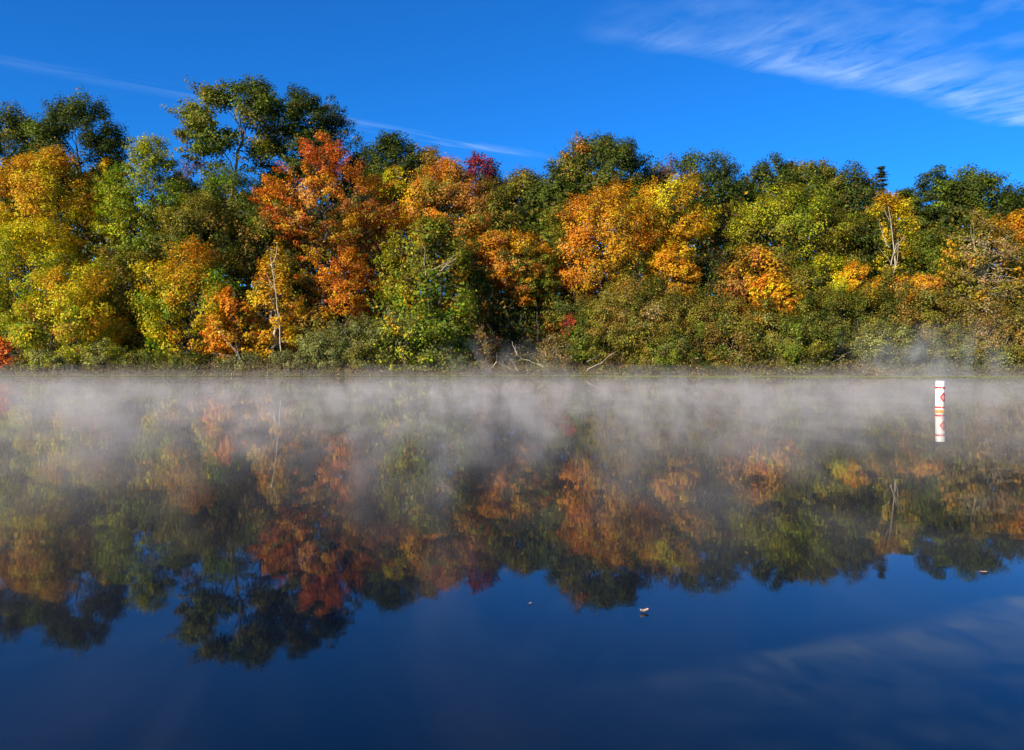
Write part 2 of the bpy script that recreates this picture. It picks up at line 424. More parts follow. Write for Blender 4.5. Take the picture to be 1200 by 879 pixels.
# ------------------------------------------------------------------ world and sun
SUN_EL, SUN_AZ = math.radians(26), math.radians(44)   # azimuth: degrees left of straight behind the camera
def build_light():
    w = bpy.data.worlds.new('World'); sc.world = w; w.use_nodes = True
    n = w.node_tree.nodes; l = w.node_tree.links; n.clear()
    # direction towards the sun
    sx = -math.sin(SUN_AZ)*math.cos(SUN_EL); sy = -math.cos(SUN_AZ)*math.cos(SUN_EL); sz = math.sin(SUN_EL)
    out = n.new('ShaderNodeOutputWorld'); bg = n.new('ShaderNodeBackground'); bg.inputs[1].default_value = 0.092
    sky = n.new('ShaderNodeTexSky'); sky.sky_type = 'NISHITA'; sky.sun_disc = False
    sky.sun_elevation = SUN_EL; sky.sun_rotation = math.atan2(sx, sy)
    sky.altitude = 1600; sky.air_density = 1.0; sky.dust_density = 0.15; sky.ozone_density = 3.5
    def M(op, a, b=None, clamp=False):
        k = n.new('ShaderNodeMath'); k.operation = op; k.use_clamp = clamp
        for i, s in enumerate((a, b)):
            if s is None: continue
            if isinstance(s, (int, float)): k.inputs[i].default_value = s
            else: l.new(s, k.inputs[i])
        return k.outputs[0]
    mul = n.new('ShaderNodeMix'); mul.data_type = 'RGBA'; mul.blend_type = 'MULTIPLY'; mul.inputs[0].default_value = 1
    l.new(sky.outputs[0], mul.inputs[6]); mul.inputs[7].default_value = (0.10, 0.66, 1.27, 1)
    # thin cirrus: a layer at unit height above the viewer, seen by direction
    tc = n.new('ShaderNodeTexCoord'); sp = n.new('ShaderNodeSeparateXYZ'); l.new(tc.outputs['Generated'], sp.inputs[0])
    zc = M('MAXIMUM', sp.outputs[2], 0.02); X = M('DIVIDE', sp.outputs[0], zc); Y = M('DIVIDE', sp.outputs[1], zc)
    cb = n.new('ShaderNodeCombineXYZ'); l.new(X, cb.inputs[0]); l.new(Y, cb.inputs[1])
    mp0 = n.new('ShaderNodeMapping'); mp0.vector_type = 'POINT'; mp0.inputs['Rotation'].default_value = (0, 0, math.radians(-32)); l.new(cb.outputs[0], mp0.inputs[0])
    mp1 = n.new('ShaderNodeMapping'); mp1.inputs['Scale'].default_value = (5.0, 1.7, 1); l.new(mp0.outputs[0], mp1.inputs[0])
    n1 = n.new('ShaderNodeTexNoise'); n1.inputs['Scale'].default_value = 1.5; n1.inputs['Detail'].default_value = 7; n1.inputs['Roughness'].default_value = .62; n1.inputs['Distortion'].default_value = 1.4
    l.new(mp1.outputs[0], n1.inputs[0])
    n2 = n.new('ShaderNodeTexNoise'); n2.inputs['Scale'].default_value = 1.6; n2.inputs['Detail'].default_value = 3; l.new(cb.outputs[0], n2.inputs[0])
    n4 = n.new('ShaderNodeTexNoise'); n4.inputs['Scale'].default_value = 4.5; n4.inputs['Detail'].default_value = 4; l.new(cb.outputs[0], n4.inputs[0])
    # lower edge of the big band: line through (.66,2.6) and (2.1,3.29)
    ang = math.atan2(0.69, 1.44); ca, sa = math.cos(ang), math.sin(ang)
    def line(px, py, ang):
        ca, sa = math.cos(ang), math.sin(ang)
        dx = M('SUBTRACT', X, px); dy = M('SUBTRACT', Y, py)
        s = M('ADD', M('MULTIPLY', dx, ca), M('MULTIPLY', dy, sa))      # along
        t = M('SUBTRACT', M('MULTIPLY', dy, ca), M('MULTIPLY', dx, sa))   # across (+ = farther away)
        return s, t
    s, t = line(.66, 2.6, ang)
    t = M('ADD', t, M('MULTIPLY', M('SUBTRACT', n2.outputs[0], .5), .35))
    lo = M('MULTIPLY', M('SUBTRACT', 0.10, t), 9.0, True)             # hard far edge (t<0 is nearer = higher in the sky)
    hi = M('MULTIPLY', M('ADD', t, .60), 1.7, True)
    st = M('MULTIPLY', M('ADD', s, 0.55), 1.1, True)
    fib = M('MULTIPLY', M('ADD', M('SUBTRACT', n1.outputs[0], .27), M('MULTIPLY', M('SUBTRACT', n4.outputs[0], .5), .9)), 1.9, True)
    band = M('MULTIPLY', M('MULTIPLY', M('MULTIPLY', lo, M('MULTIPLY', hi, hi)), M('ADD', M('MULTIPLY', st, .85), 0.0)), fib)
    band = M('MULTIPLY', band, .78)
    s2, t2 = line(-.72, 3.36, math.atan2(3.92-2.6, .21+1.65))
    a2 = M('ABSOLUTE', M('ADD', t2, M('MULTIPLY', M('SUBTRACT', n2.outputs[0], .5), .22)))
    w2 = M('MULTIPLY', M('SUBTRACT', .11, a2), 8.5, True)
    cb2 = n.new('ShaderNodeCombineXYZ'); l.new(M('MULTIPLY', s2, 2.2), cb2.inputs[0]); l.new(M('MULTIPLY', t2, 14.0), cb2.inputs[1])
    n3 = n.new('ShaderNodeTexNoise'); n3.inputs['Scale'].default_value = 1.0; n3.inputs['Detail'].default_value = 5; n3.inputs['Distortion'].default_value = .8; l.new(cb2.outputs[0], n3.inputs[0])
    f2 = M('MULTIPLY', M('SUBTRACT', n3.outputs[0], .40), 2.8, True)
    en = M('MULTIPLY', M('SUBTRACT', 1.12, s2), 4.0, True)
    wk = M('MAXIMUM', M('MINIMUM', M('ADD', M('MULTIPLY', s2, .55), .85), 1.2), .35)
    thin = M('MULTIPLY', M('MULTIPLY', M('MULTIPLY', M('MULTIPLY', w2, f2), en), wk), .30)
    veil = M('MULTIPLY', M('MULTIPLY', M('MULTIPLY', M('SUBTRACT', n4.outputs[0], .44), 3.0, True), M('MULTIPLY', M('SUBTRACT', -.10, t), 2.0, True)), M('MULTIPLY', M('ADD', s, .9), 1.5, True))
    cov = M('MINIMUM', M('ADD', M('ADD', band, M('MULTIPLY', veil, .26)), thin), .8)
    mx = n.new('ShaderNodeMix'); mx.data_type = 'RGBA'; l.new(cov, mx.inputs[0]); l.new(mul.outputs[2], mx.inputs[6])
    mx.inputs[7].default_value = (3.6, 5.2, 7.6, 1)
    l.new(mx.outputs[2], bg.inputs[0]); l.new(bg.outputs[0], out.inputs[0])
    L = bpy.data.lights.new('sun', 'SUN'); L.energy = 5.0; L.angle = math.radians(0.53); L.color = (1.0, .88, .70)
    so = bpy.data.objects.new('sun', L); COL.objects.link(so)
    from mathutils import Vector
    so.rotation_euler = Vector((sx, sy, sz)).to_track_quat('Z', 'Y').to_euler(); so.location = (-60, -40, 60)

# ------------------------------------------------------------------ camera
def build_camera():
    c = bpy.data.cameras.new('camera'); o = bpy.data.objects.new('camera', c); COL.objects.link(o)
    c.sensor_width = 36; c.sensor_fit = 'HORIZONTAL'; c.lens = F/1200*36
    o.location = (0, 0, H); o.rotation_euler = (math.radians(90), 0, 0)
    c.shift_y = -(439.5-HOR)/1200
    c.clip_start = 0.05; c.clip_end = 4000
    sc.camera = o

# ------------------------------------------------------------------ the wood behind, undergrowth, algae
def build_wood():
    rng = np.random.default_rng(5)
    n = 150000
    x = rng.uniform(-88, 88, n); y = 78 + rng.random(n)**0.8*42
    prof = np.interp(x/y*F+600, [-300, 0, 60, 150, 200, 290, 420, 470, 520, 600, 640, 700, 760, 830, 900, 1000, 1060, 1120, 1200, 1500],
                     [200, 190, 180, 205, 235, 230, 235, 215, 225, 235, 225, 205, 235, 225, 225, 235, 265, 240, 245, 250])
    zt = H + (HOR-prof)/F*np.minimum(y, 96) - 0.5 + 1.2*np.sin(x*0.8+y*0.3)*np.sin(y*0.6)
    gz = ground(x, y); f = rng.random(n)**0.9
    z = gz + 0.2 + f*(zt-gz)
    nb = 42000      # closed ranks farther back
    xb = rng.uniform(-100, 100, nb); yb = rng.uniform(108, 126, nb)
    pb = np.interp(xb/yb*F+600, [-300, 0, 60, 150, 200, 290, 420, 470, 520, 600, 640, 700, 760, 830, 900, 1000, 1060, 1120, 1200, 1500],
                   [200, 190, 180, 225, 250, 215, 225, 215, 225, 225, 215, 195, 225, 215, 215, 225, 255, 235, 245, 250])
    ztb = H + (HOR-pb)/F*yb - 0.4 + 1.0*np.sin(xb*0.8+yb*0.3); gb = ground(xb, yb)
    zb_ = gb + rng.random(nb)**0.85*(ztb-gb)
    # holes between the crowns
    keep = (np.sin(x*0.9+1)*np.sin(y*0.55)*np.sin(z*0.7+x*.2) < 0.45)
    x, y, z, f = x[keep], y[keep], z[keep], f[keep]; n = len(x)
    sz = rng.uniform(.14, .28, n)
    x = np.r_[x, xb]; y = np.r_[y, yb]; z = np.r_[z, zb_]; sz = np.r_[sz, rng.uniform(.38, .72, nb)]; n = len(x)
    P = np.stack([x, y, z], 1)
    N = unit(rng.normal(size=(n, 3)) + np.array([0, -.4, .5]))
    co = leaf_quads(P, N, sz, rng)
    pal = np.array([PAL[k] for k in ('DG', 'G1', 'OL', 'OB', 'BR', 'G2', 'RB', 'GO')])
    ci = rng.choice(8, n, p=[.22, .26, .18, .12, .07, .10, .03, .02])
    col = pal[ci]*np.exp(rng.normal(size=(n, 1))*.25)*0.8
    me = mesh_quads('wood_leaves', co, n, M_LEAF, col)
    T = Tubes()
    for i in range(170):
        tx = rng.uniform(-85, 85); ty = rng.uniform(87, 114); g = float(ground(tx, ty)); h = rng.uniform(8, 15)
        T.add(curve((tx, ty, g-.2), (tx+rng.normal()*.6, ty, g+h), rng, .03, 6), np.linspace(rng.uniform(.08, .2), .04, 6), 6)
    tm = T.mesh('wood_trunks', M_BARK)
    # one object: leaves and stems joined
    v1 = len(co); tv = np.concatenate(T.v); tq = np.concatenate(T.q) + v1
    allq = np.concatenate([np.arange(n*4).reshape(-1, 4), tq])
    me2 = mesh_quads('far_wood', np.concatenate([co, tv]), len(allq), M_LEAF, np.concatenate([col, np.tile((.09, .07, .055), (len(tq), 1))]), quads=allq)
    bpy.data.meshes.remove(me); bpy.data.meshes.remove(tm)
    o = link('woodland', me2); tag(o, 'dim wood of countless trees filling the hillside behind the shore trees', 'woodland', kind='stuff')

def build_undergrowth():
    rng = np.random.default_rng(11)
    n = 52000
    x = rng.uniform(-62, 62, n); sh = shore_y(x)
    d = -0.15 + rng.random(n)**1.3*7
    y = sh + d; gz = ground(x, y)
    hgt = 0.45 + 0.40*np.sin(x*0.55)+0.30*np.sin(x*1.7+1) + 0.17*d
    z = np.maximum(gz, 0.0) + 0.03 + rng.random(n)*np.clip(hgt, .22, 1.9)*np.where(x > -6, 1, .6)
    keep = (np.sin(x*2.1+y*1.3)+np.sin(x*.8-2*y) > -1.2) & ((x > -6) | (rng.random(n) < .45))
    x, y, z, d = x[keep], y[keep], z[keep], d[keep]; n = len(x)
    pal = np.array([PAL[k] for k in ('TA', 'OB', 'OL', 'GG', 'G1', 'BR', 'GL')])
    w = np.array([.08, .13, .20, .18, .20, .17, .04])
    sco = np.log(w)[None] + np.stack([1.4*np.sin(x*(.25+.11*k)+k*2)+.8*np.sin(y*1.1+x*.9+k) for k in range(7)], 1) + rng.gumbel(size=(n, 7))*.7
    col = pal[sco.argmax(1)]*np.exp(rng.normal(size=(n, 1))*.25)
    N = unit(rng.normal(size=(n, 3)) + np.array([0, -.3, .6]))
    co = leaf_quads(np.stack([x, y, z], 1), N, rng.uniform(.045, .12, n), rng, .5)
    T = Tubes()
    for i in range(2600):           # dry stems and twigs
        tx = rng.uniform(-60, 60); ty = float(shore_y(tx)) + rng.uniform(-.1, 3.5); g = max(float(ground(tx, ty)), 0)
        h = rng.uniform(.3, 1.5); a = rng.normal(size=2)*.55
        T.add([(tx, ty, g-.03), (tx+a[0]*h*.4, ty+a[1]*h*.4, g+h*.6), (tx+a[0]*h, ty+a[1]*h, g+h*rng.uniform(.6, 1))], [.012, .009, .004], 3)
    v1 = len(co); tv = np.concatenate(T.v); tq = np.concatenate(T.q)+v1
    allq = np.concatenate([np.arange(n*4).reshape(-1, 4), tq])
    tcol = np.array([.20, .15, .09])*np.exp(rng.normal(size=(len(tq), 1))*.35)
    me = mesh_quads('undergrowth', np.concatenate([co, tv]), len(allq), M_LEAF, np.concatenate([col, tcol]), quads=allq)
    o = link('undergrowth', me); tag(o, 'tangled dry weeds and low leaves along the waterline', 'undergrowth', kind='stuff')

def build_algae():
    rng = np.random.default_rng(3)
    n = 42000
    x = rng.uniform(-62, 62, n)
    px = x/SHORE*F + 600
    wd = np.interp(px, [-300, 0, 300, 430, 560, 680, 760, 900, 1200, 1500], [.5, .6, .5, .6, 1.2, 3.0, 7.5, 8.5, 8.0, 7])
    wd = wd*(0.75+.25*np.sin(x*.9)+.2*np.sin(x*2.3+1))
    y = shore_y(x) + 0.15 - rng.random(n)**1.2*wd
    keep = np.sin(x*.7+y*3.1)+np.sin(y*2.2-x*.31+1)+rng.normal(size=n)*.5 > -.9
    x, y = x[keep], y[keep]; n = len(x)
    P = np.stack([x, y, 0.006+rng.random(n)*.012], 1)
    N = unit(np.array([0, 0, 1.])+rng.normal(size=(n, 3))*.06)
    co = leaf_quads(P, N, rng.uniform(.08, .20, n), rng, .8)
    co[:, 2] = np.maximum(co[:, 2], 0.004)
    col = np.array([.34, .36, .06])*np.exp(rng.normal(size=(n, 1))*.2)*np.exp(rng.normal(size=(n, 3))*.07)
    o = link('duckweed', mesh_quads('duckweed', co, n, M_LEAF, col)); tag(o, 'yellow-green duckweed floating along the far waterline', 'duckweed', kind='stuff')

# ------------------------------------------------------------------ buoy
def plain(name, c, rough=.45):
    m, n, l = new_mat(name)
    out = n.new('ShaderNodeOutputMaterial'); b = n.new('ShaderNodeBsdfPrincipled'); b.inputs['Roughness'].default_value = rough
    tc = n.new('ShaderNodeTexCoord'); nz = n.new('ShaderNodeTexNoise'); nz.inputs['Scale'].default_value = 9; nz.inputs['Detail'].default_value = 5
    cr = n.new('ShaderNodeValToRGB'); e = cr.color_ramp.elements
    e[0].position = .25; e[0].color = (*[k*.78 for k in c], 1); e[1].position = .6; e[1].color = (*c, 1)
    l.new(tc.outputs['Object'], nz.inputs[0]); l.new(nz.outputs[0], cr.inputs[0]); l.new(cr.outputs[0], b.inputs['Base Color']); l.new(b.outputs[0], out.inputs[0])
    return m

def build_buoy():
    D = 20.75; X = wx(1101.2, D); R = 0.112
    root = bpy.data.objects.new('marker_buoy', None); COL.objects.link(root); root.location = (X, D, 0)
    root.rotation_euler = (0, math.radians(1.1), 0)
    tag(root, 'white cylindrical marker buoy with orange-red bands and diamond floating in the mist', 'buoy')
    white = plain('buoy_white', (.80, .76, .68)); red = plain('buoy_orange_red', (.72, .022, .012)); org = plain('buoy_waterline_orange', (.78, .33, .03)); blk = plain('buoy_lettering', (.10, .06, .02))
    k = 48; a = np.arange(k)/k*2*np.pi
    def lathe(prof):
        v = [np.stack([r*np.cos(a), r*np.sin(a), np.full(k, z)], 1) for r, z in prof]
        q = []
        for i in range(len(prof)-1):
            j = np.arange(k); j2 = (j+1) % k; q.append(np.stack([i*k+j, i*k+j2, (i+1)*k+j2, (i+1)*k+j], 1))
        return np.concatenate(v), np.concatenate(q)
    top = 0.785
    v, q = lathe([(.001, -.5), (R*.9, -.48), (R, -.45), (R, top-.012), (R-.004, top-.003), (R-.012, top), (.001, top+.002)])
    b = link('body', mesh_quads('buoy_body', v, len(q), white, quads=q, smooth=False), root)
    def ring(name, z0, z1, m, gaps=(), dr=.0025, parent=root):
        vs = []; qs = []; c = 0; nseg = 120
        for i in range(nseg):
            t0 = i/nseg*2*np.pi; t1 = (i+1)/nseg*2*np.pi; deg = math.degrees((t0+t1)/2)
            if any(g0 < deg < g1 for g0, g1 in gaps): continue
            r0, r1 = R-.004, R+dr
            p = [(r*math.cos(t), r*math.sin(t), z) for t in (t0, t1) for r in (r0, r1) for z in (z0, z1)]
            # index: t0:(r0z0,r0z1,r1z0,r1z1)=0..3, t1: 4..7
            vs += p; qs += [[c+2, c+6, c+7, c+3], [c+3, c+7, c+5, c+1], [c+0, c+4, c+6, c+2]]
            c += 8
        link(name, mesh_quads('buoy_'+name, np.array(vs), len(qs), m, quads=np.array(qs)), parent)
    # camera looks along +Y, so the near side faces -Y (270 degrees)
    gap = [(259, 266), (310, 315)]
    ring('red_band', .590, .634, red, gap)
    ring('red_band', .084, .128, red, gap)
    ring('waterline_band', -.03, .042, org)
    # diamond outline with a cross, wrapped round the side facing right of the camera
    def flat(polys, name, m, dr=.003, th0=291, z0=.365):
        vs = []; qs = []; c = 0
        for P4 in polys:
            # subdivide a quad given as (s,z) corners so that it hugs the cylinder
            P4 = np.array(P4, float); nu = 8
            for i in range(nu):
                for (f0, f1) in ((i/nu, (i+1)/nu),):
                    A = P4[0]+(P4[1]-P4[0])*f0; B = P4[0]+(P4[1]-P4[0])*f1
                    Dd = P4[3]+(P4[2]-P4[3])*f0; Cc = P4[3]+(P4[2]-P4[3])*f1
                    for s_, z_ in (A, B, Cc, Dd):
                        t = math.radians(th0)+s_/R; vs.append(((R+dr)*math.cos(t), (R+dr)*math.sin(t), z0+z_))
                    qs.append([c, c+1, c+2, c+3]); c += 4
        return link(name, mesh_quads('buoy_'+name, np.array(vs), len(qs), m, quads=np.array(qs)), root)
    w, h = .115, .135; wi, hi = .060, .070
    o_ = [(-w, 0), (0, h), (w, 0), (0, -h)]; i_ = [(-wi, 0), (0, hi), (wi, 0), (0, -hi)]
    polys = [[o_[k], o_[(k+1) % 4], i_[(k+1) % 4], i_[k]] for k in range(4)]
    cr = [[(-.045, -.009), (.045, -.009), (.045, .009), (-.045, .009)], [(-.009, .0095), (.009, .0095), (.009, .055), (-.009, .055)], [(-.009, -.055), (.009, -.055), (.009, -.0095), (-.009, -.0095)]]
    flat(polys+cr, 'diamond_symbol', red)
    flat([[(-.016, .195), (.010, .195), (.010, .222), (-.016, .222)]], 'small_plate', org)
    flat([[(-.05+.03*i, -.20), (-.032+.03*i, -.20), (-.032+.03*i, -.175), (-.05+.03*i, -.175)] for i in range(4)], 'small_marks', org)

def build_floaters():
    rng = np.random.default_rng(8)
    m, n, l = new_mat('floating_leaf_skin')
    out = n.new('ShaderNodeOutputMaterial'); b = n.new('ShaderNodeBsdfPrincipled'); b.inputs['Roughness'].default_value = .5
    tc = n.new('ShaderNodeTexCoord'); nz = n.new('ShaderNodeTexNoise'); nz.inputs['Scale'].default_value = 60
    cr = n.new('ShaderNodeValToRGB'); e = cr.color_ramp.elements; e[0].color = (.55, .22, .10, 1); e[0].position = .35; e[1].color = (.36, .31, .25, 1); e[1].position = .55
    l.new(tc.outputs['Object'], nz.inputs[0]); l.new(nz.outputs[0], cr.inputs[0]); l.new(cr.outputs[0], b.inputs['Base Color']); l.new(b.outputs[0], out.inputs[0])
    def one(px, py, s, rot, label, curl):
        D = H*F/(py-HOR); nu, nv = 12, 6
        uu = np.linspace(-1, 1, nu); co = []
        for i, a in enumerate(uu):
            w = (1-a*a)**.6*.5*(1+.25*math.cos(a*9))
            for c in np.linspace(-1, 1, nv):
                co.append((a*s, c*w*s, .004+curl*s*(a*a*.5+c*c*.55)))
        idx = np.arange((nu-1)*nv).reshape(nu-1, nv)[:, :-1].ravel(); q = np.stack([idx, idx+nv, idx+nv+1, idx+1], 1)
        o = link('floating_leaf', mesh_quads('floating_leaf', np.array(co), len(q), m, quads=q, smooth=True), None, (wx(px, D), D, 0))
        o.rotation_euler = (0, 0, rot); tag(o, label, 'leaf', 'fallen leaves on the water')
    one(755, 718, .023, .2, 'pale curled fallen leaf floating on open blue water, brightest of the three', .8)
    one(621, 708, .012, .9, 'tiny dark fallen leaf floating by the tip of the reflected treetops', .3)
    one(1152, 671, .024, -.1, 'thin brown fallen leaf floating under the buoy on the clouded blue water', .2)

# ------------------------------------------------------------------ dead wood
def dead(name, label, cat, px, py, D, stems, seed, mat=None, group=None, part=True):
    """stems: list of (px0,py0,px1,py1,dy,radius,kids,depth)"""
    rng = np.random.default_rng(seed)
    X = wx(px, D); z0 = wz(py, D)
    root_z = max(z0, 0.0)
    T = Tubes()
    for (a0, b0, a1, b1, dy, r, kids, depth) in stems:
        A = np.array([wx(a0, D)-X, 0, wz(b0, D)-root_z]); B = np.array([wx(a1, D+dy)-X, dy, wz(b1, D+dy)-root_z])
        branchy(T, A, B, r, rng, depth, kids=kids)
    o = link(name, T.mesh(name, mat or M_DEAD), None, (X, D, root_z))
    tag(o, label, cat, group)
    return o

# ------------------------------------------------------------------ build everything
build_camera(); build_light(); build_ground(); build_water(); build_mist(); build_wood(); build_undergrowth(); build_algae(); build_buoy(); build_floaters()

TR = 'trees along the far shore'; SH = 'bushes along the waterline'
sd = [0]
def t(name, label, cat, px, top, bot, hw, D, spec, **k):
    sd[0] += 1
    k.setdefault('group', TR)
    return plant(name, label, cat, px, top, bot, hw, D, spec, sd[0], **k)

# ---- skyline row
t('oak_tree', 'dark green oak with the broad crown highest at the left end', 'tree', 92, 110, 262, 58, 92, [u('DG', 2), u('G1', 3, -.6), u('G2', .8, -.8, .3), u('O', .05)])
t('oak_tree', 'dark green oak cut by the left edge, lower than its round neighbour', 'tree', 14, 124, 270, 52, 93, [u('DG', 2), u('G1', 3), u('OL', .8), u('O', .12, 0, .6)])
t('hemlock_tree', 'bright green full conical tree beside the golden maple, its tip against the sky', 'tree', 176, 158, 345, 64, 82.5, [u('G2', 1.6), u('G3', 3, -.4, .3), u('GB', 1), u('Y', .25), u('G1', .6, .5, -.5)], kind='cone', fill=1.3, pr=.7)
t('yellow_tree', 'small yellow crown peeping out behind the bright green conical tree', 'tree', 128, 186, 262, 22, 91, [u('GO', 2), u('Y', 1.5), u('O', .4)])
t('bare_tree', 'thin purple-brown half bare tree between conical green tree and tallest oak', 'tree', 232, 178, 262, 32, 93, [u('PU', 3), u('BR', 1), u('GO', .15)], kind='open', dens=.35, bark=M_GREY)
t('oak_tree', 'tallest tree of the shore, open olive crown with pale limbs showing', 'tree', 282, 86, 205, 70, 90, [u('OL', 1.5, -.4, .3), u('G2', 1.4), u('G1', 2, .5), u('DG', .6, .8)], kind='open', dens=.95, pr=.9, bark=M_GREY, fill=1.15, leaf=.15)
t('oak_tree', 'dark green oak leaning out right behind the tallest tree, orange tips', 'tree', 350, 106, 232, 48, 91, [u('G1', 2), u('DG', 2), u('G2', .8), u('O', .10, .6, .4)], kind='open', dens=1.0, pr=.75, fill=1.4)
t('oak_tree', 'sparse dark tree with upright sprays above the red-orange maple', 'tree', 392, 128, 240, 34, 92, [u('DG', 2), u('G1', 2), u('GO', .3, 0, .8)], kind='open', dens=.7, pr=.65)
t('oak_tree', 'small blue-green round oak top right of the red-orange maple', 'tree', 458, 154, 262, 34, 91, [u('DG', 3), u('G1', 2, -.5), u('G2', .4)])
t('oak_tree', 'brown and gold crown behind the peach-orange maple', 'tree', 496, 170, 270, 34, 92, [u('OB', 2), u('GO', 1.2), u('G1', 1), u('OL', 1)])
t('maple_tree', 'small crimson tree top poking above the skyline left of centre', 'tree', 561, 172, 250, 24, 92, [u('DR', 3), u('R', .4), u('PU', .6), u('OB', .5, 0, -.7)], kind='open', dens=.8, pr=.5)
t('oak_tree', 'low dark green crown between crimson top and middle green oak', 'tree', 606, 198, 300, 38, 91, [u('G1', 2), u('OL', 1.5), u('DG', 1), u('OB', .6)])
t('oak_tree', 'dark green rounded oak left of the tallest central oak', 'tree', 645, 190, 300, 34, 90, [u('DG', 2), u('G1', 3), u('OL', 1, .4), u('G2', .6)])
t('oak_tree', 'tallest central oak, dark green dome with orange streaks', 'tree', 706, 152, 270, 56, 92, [u('DG', 1.6), u('G1', 2.6), u('OB', .9), u('O', .35, -.9, 0), u('OL', 1)])
t('bare_tree', 'faint reddish half bare tree top right of the tallest central oak', 'tree', 786, 178, 260, 22, 95, [u('PU', 3), u('RB', .6)], kind='open', dens=.28, pr=.5, bark=M_GREY)
t('oak_tree', 'green domed oak standing behind the golden maple crown', 'tree', 828, 178, 290, 44, 92, [u('G1', 3, -.4), u('DG', 2), u('G2', 1, -.4, .4)])
t('oak_tree', 'dark oak with brown-tinged lower crown behind golden maple', 'tree', 858, 236, 350, 36, 88, [u('DG', 2), u('OL', 1), u('BR', 1), u('OB', .8)], dens=.75)
t('oak_tree', 'deep green oak rising left behind the large olive maple', 'tree', 905, 182, 290, 34, 93, [u('G1', 3), u('DG', 1.5), u('G2', 1, -.3, .4), u('O', .15, 0, -.6)])
t('oak_tree', 'dull green oak directly above the large olive maple', 'tree', 955, 184, 290, 36, 94, [u('G1', 2.4), u('OL', 2), u('DG', 1), u('GO', .1)])
t('oak_tree', 'brown-flecked green oak right above the large olive maple', 'tree', 1002, 194, 310, 36, 93, [u('G1', 2.4), u('OB', 1.2), u('DG', 2), u('OL', 1)])
t('spruce_tree', 'narrow dark spruce spire poking up right of the brown-flecked oak', 'tree', 1033, 194, 320, 14, 94, [u('DG', 3), u('G1', 1)], kind='spire')
t('pine_tree', 'big dark pine with flat tiers on the right skyline', 'tree', 1102, 196, 350, 46, 92, [u('G1', 2.6, -.4), u('DG', 1.6), u('G2', 1.3, -.6, .3)], kind='plates', fill=1.3, pr=.85, dens=1.2)
t('oak_tree', 'domed green oak crown next to the flat-tiered pine', 'tree', 1146, 193, 300, 42, 91, [u('G1', 3), u('DG', 1.6), u('G2', 1, -.4, .4)])
t('oak_tree', 'green oak cut by the right edge above orange birch leaves', 'tree', 1196, 216, 300, 32, 91, [u('G1', 2), u('DG', 2), u('G2', .6)])
# ---- middle row
t('maple_tree', 'large golden-orange maple under the dark oak at the left', 'tree', 48, 172, 320, 60, 84, [u('GO', 2.6, 0, .3), u('O', .5, .2, .5), u('Y', 2.2, 0, -.6), u('PO', .6), u('G3', .5, 0, -.8)], fill=1.1)
t('maple_tree', 'yellow-green maple at the far left hanging low over the bank', 'tree', 38, 258, 398, 66, 78, [u('Y', 3.2), u('G3', 2.6), u('OL', .2), u('GO', .9, .5, .2), u('GB', .4)])
t('maple_tree', 'yellow maple splashed orange and pink behind grey-green bush', 'tree', 82, 300, 436, 50, 73, [u('Y', 2.6), u('GO', 1.7, .3, .3), u('G3', 2.0, -.2, -.4), u('PO', .45), u('GB', .5)])
t('oak_tree', 'dim olive-gold tree in the shaded gap beside yellow maples', 'tree', 142, 268, 420, 34, 80, [u('OL', 2), u('OB', 1.3), u('GO', .5), u('G1', 1)], dens=.7)
t('oak_tree', 'mid green tree below the tallest tree, full rounded crown', 'tree', 268, 184, 300, 50, 85, [u('G2', 2.4, -.4, .3), u('G1', 2), u('GB', .6), u('OL', .7)])
t('oak_tree', 'olive and brown speckled tree below the bare purple tree', 'tree', 232, 232, 325, 52, 80, [u('OL', 2.4), u('OB', 1.2, -.2, .5), u('G1', 1), u('GO', .2)], dens=.9)
t('oak_tree', 'shadowy olive tree left of the red-orange maple trunk', 'tree', 312, 236, 350, 40, 82, [u('OL', 2), u('G1', 2), u('GO', .35, -.3, .3), u('OB', .8)], dens=.75)
t('maple_tree', 'tall flame red-orange maple right of the tallest tree', 'tree', 388, 168, 318, 66, 83, [u('RO', 3.2, -.3, .7), u('O', 1.6), u('RB', 1.2, .8, -.4), u('GO', 1.2, 0, -.6), u('PO', .8), u('OL', 1.0, .3, -.6), u('OB', .6)], kind='open', fill=1.9, pr=.62, dens=1.15)
t('maple_tree', 'rusty shaded maple to the right of the flame maple', 'tree', 436, 226, 350, 36, 86, [u('RB', 2), u('OB', 2), u('GO', .7), u('O', .6), u('BR', 1)], dens=.85)
t('maple_tree', 'small yellow-green topped maple between red and peach maples', 'tree', 466, 192, 270, 22, 87, [u('Y', 1.6, 0, .5), u('G3', 1.4), u('GO', .8), u('G1', .8, 0, -.6)])
t('maple_tree', 'orange and gold maple low in front of the flame maple', 'tree', 398, 284, 408, 42, 78, [u('O', 1.8), u('GO', 1.8, 0, -.3), u('RO', .6), u('OL', .7, 0, -.4), u('RB', .7)], kind='open', dens=1.1, pr=.62, fill=1.3)
t('maple_tree', 'peach-orange maple crown above the big olive birch', 'tree', 520, 182, 300, 46, 84, [u('PO', 2.2), u('O', 1.2, 0, .5), u('GO', 1.5, -.2, -.3), u('OL', .7), u('G2', .4)], kind='cone', fill=1.2)
t('birch_tree', 'big loose olive-green tree with gold patches and pale dead limbs', 'tree', 500, 238, 436, 54, 74, [u('G2', 1.9), u('OL', 2.2), u('G3', .9, -.5, .3), u('GO', .45, .3, .6), u('GB', .5, 0, -.3)], leaf=.14, fill=1.1, bark=M_GREY)
t('oak_tree', 'brown-green tree behind the rusty orange maple near the centre', 'tree', 572, 212, 330, 42, 86, [u('OL', 2), u('OB', 1.4), u('G1', 1.4), u('O', .3)])
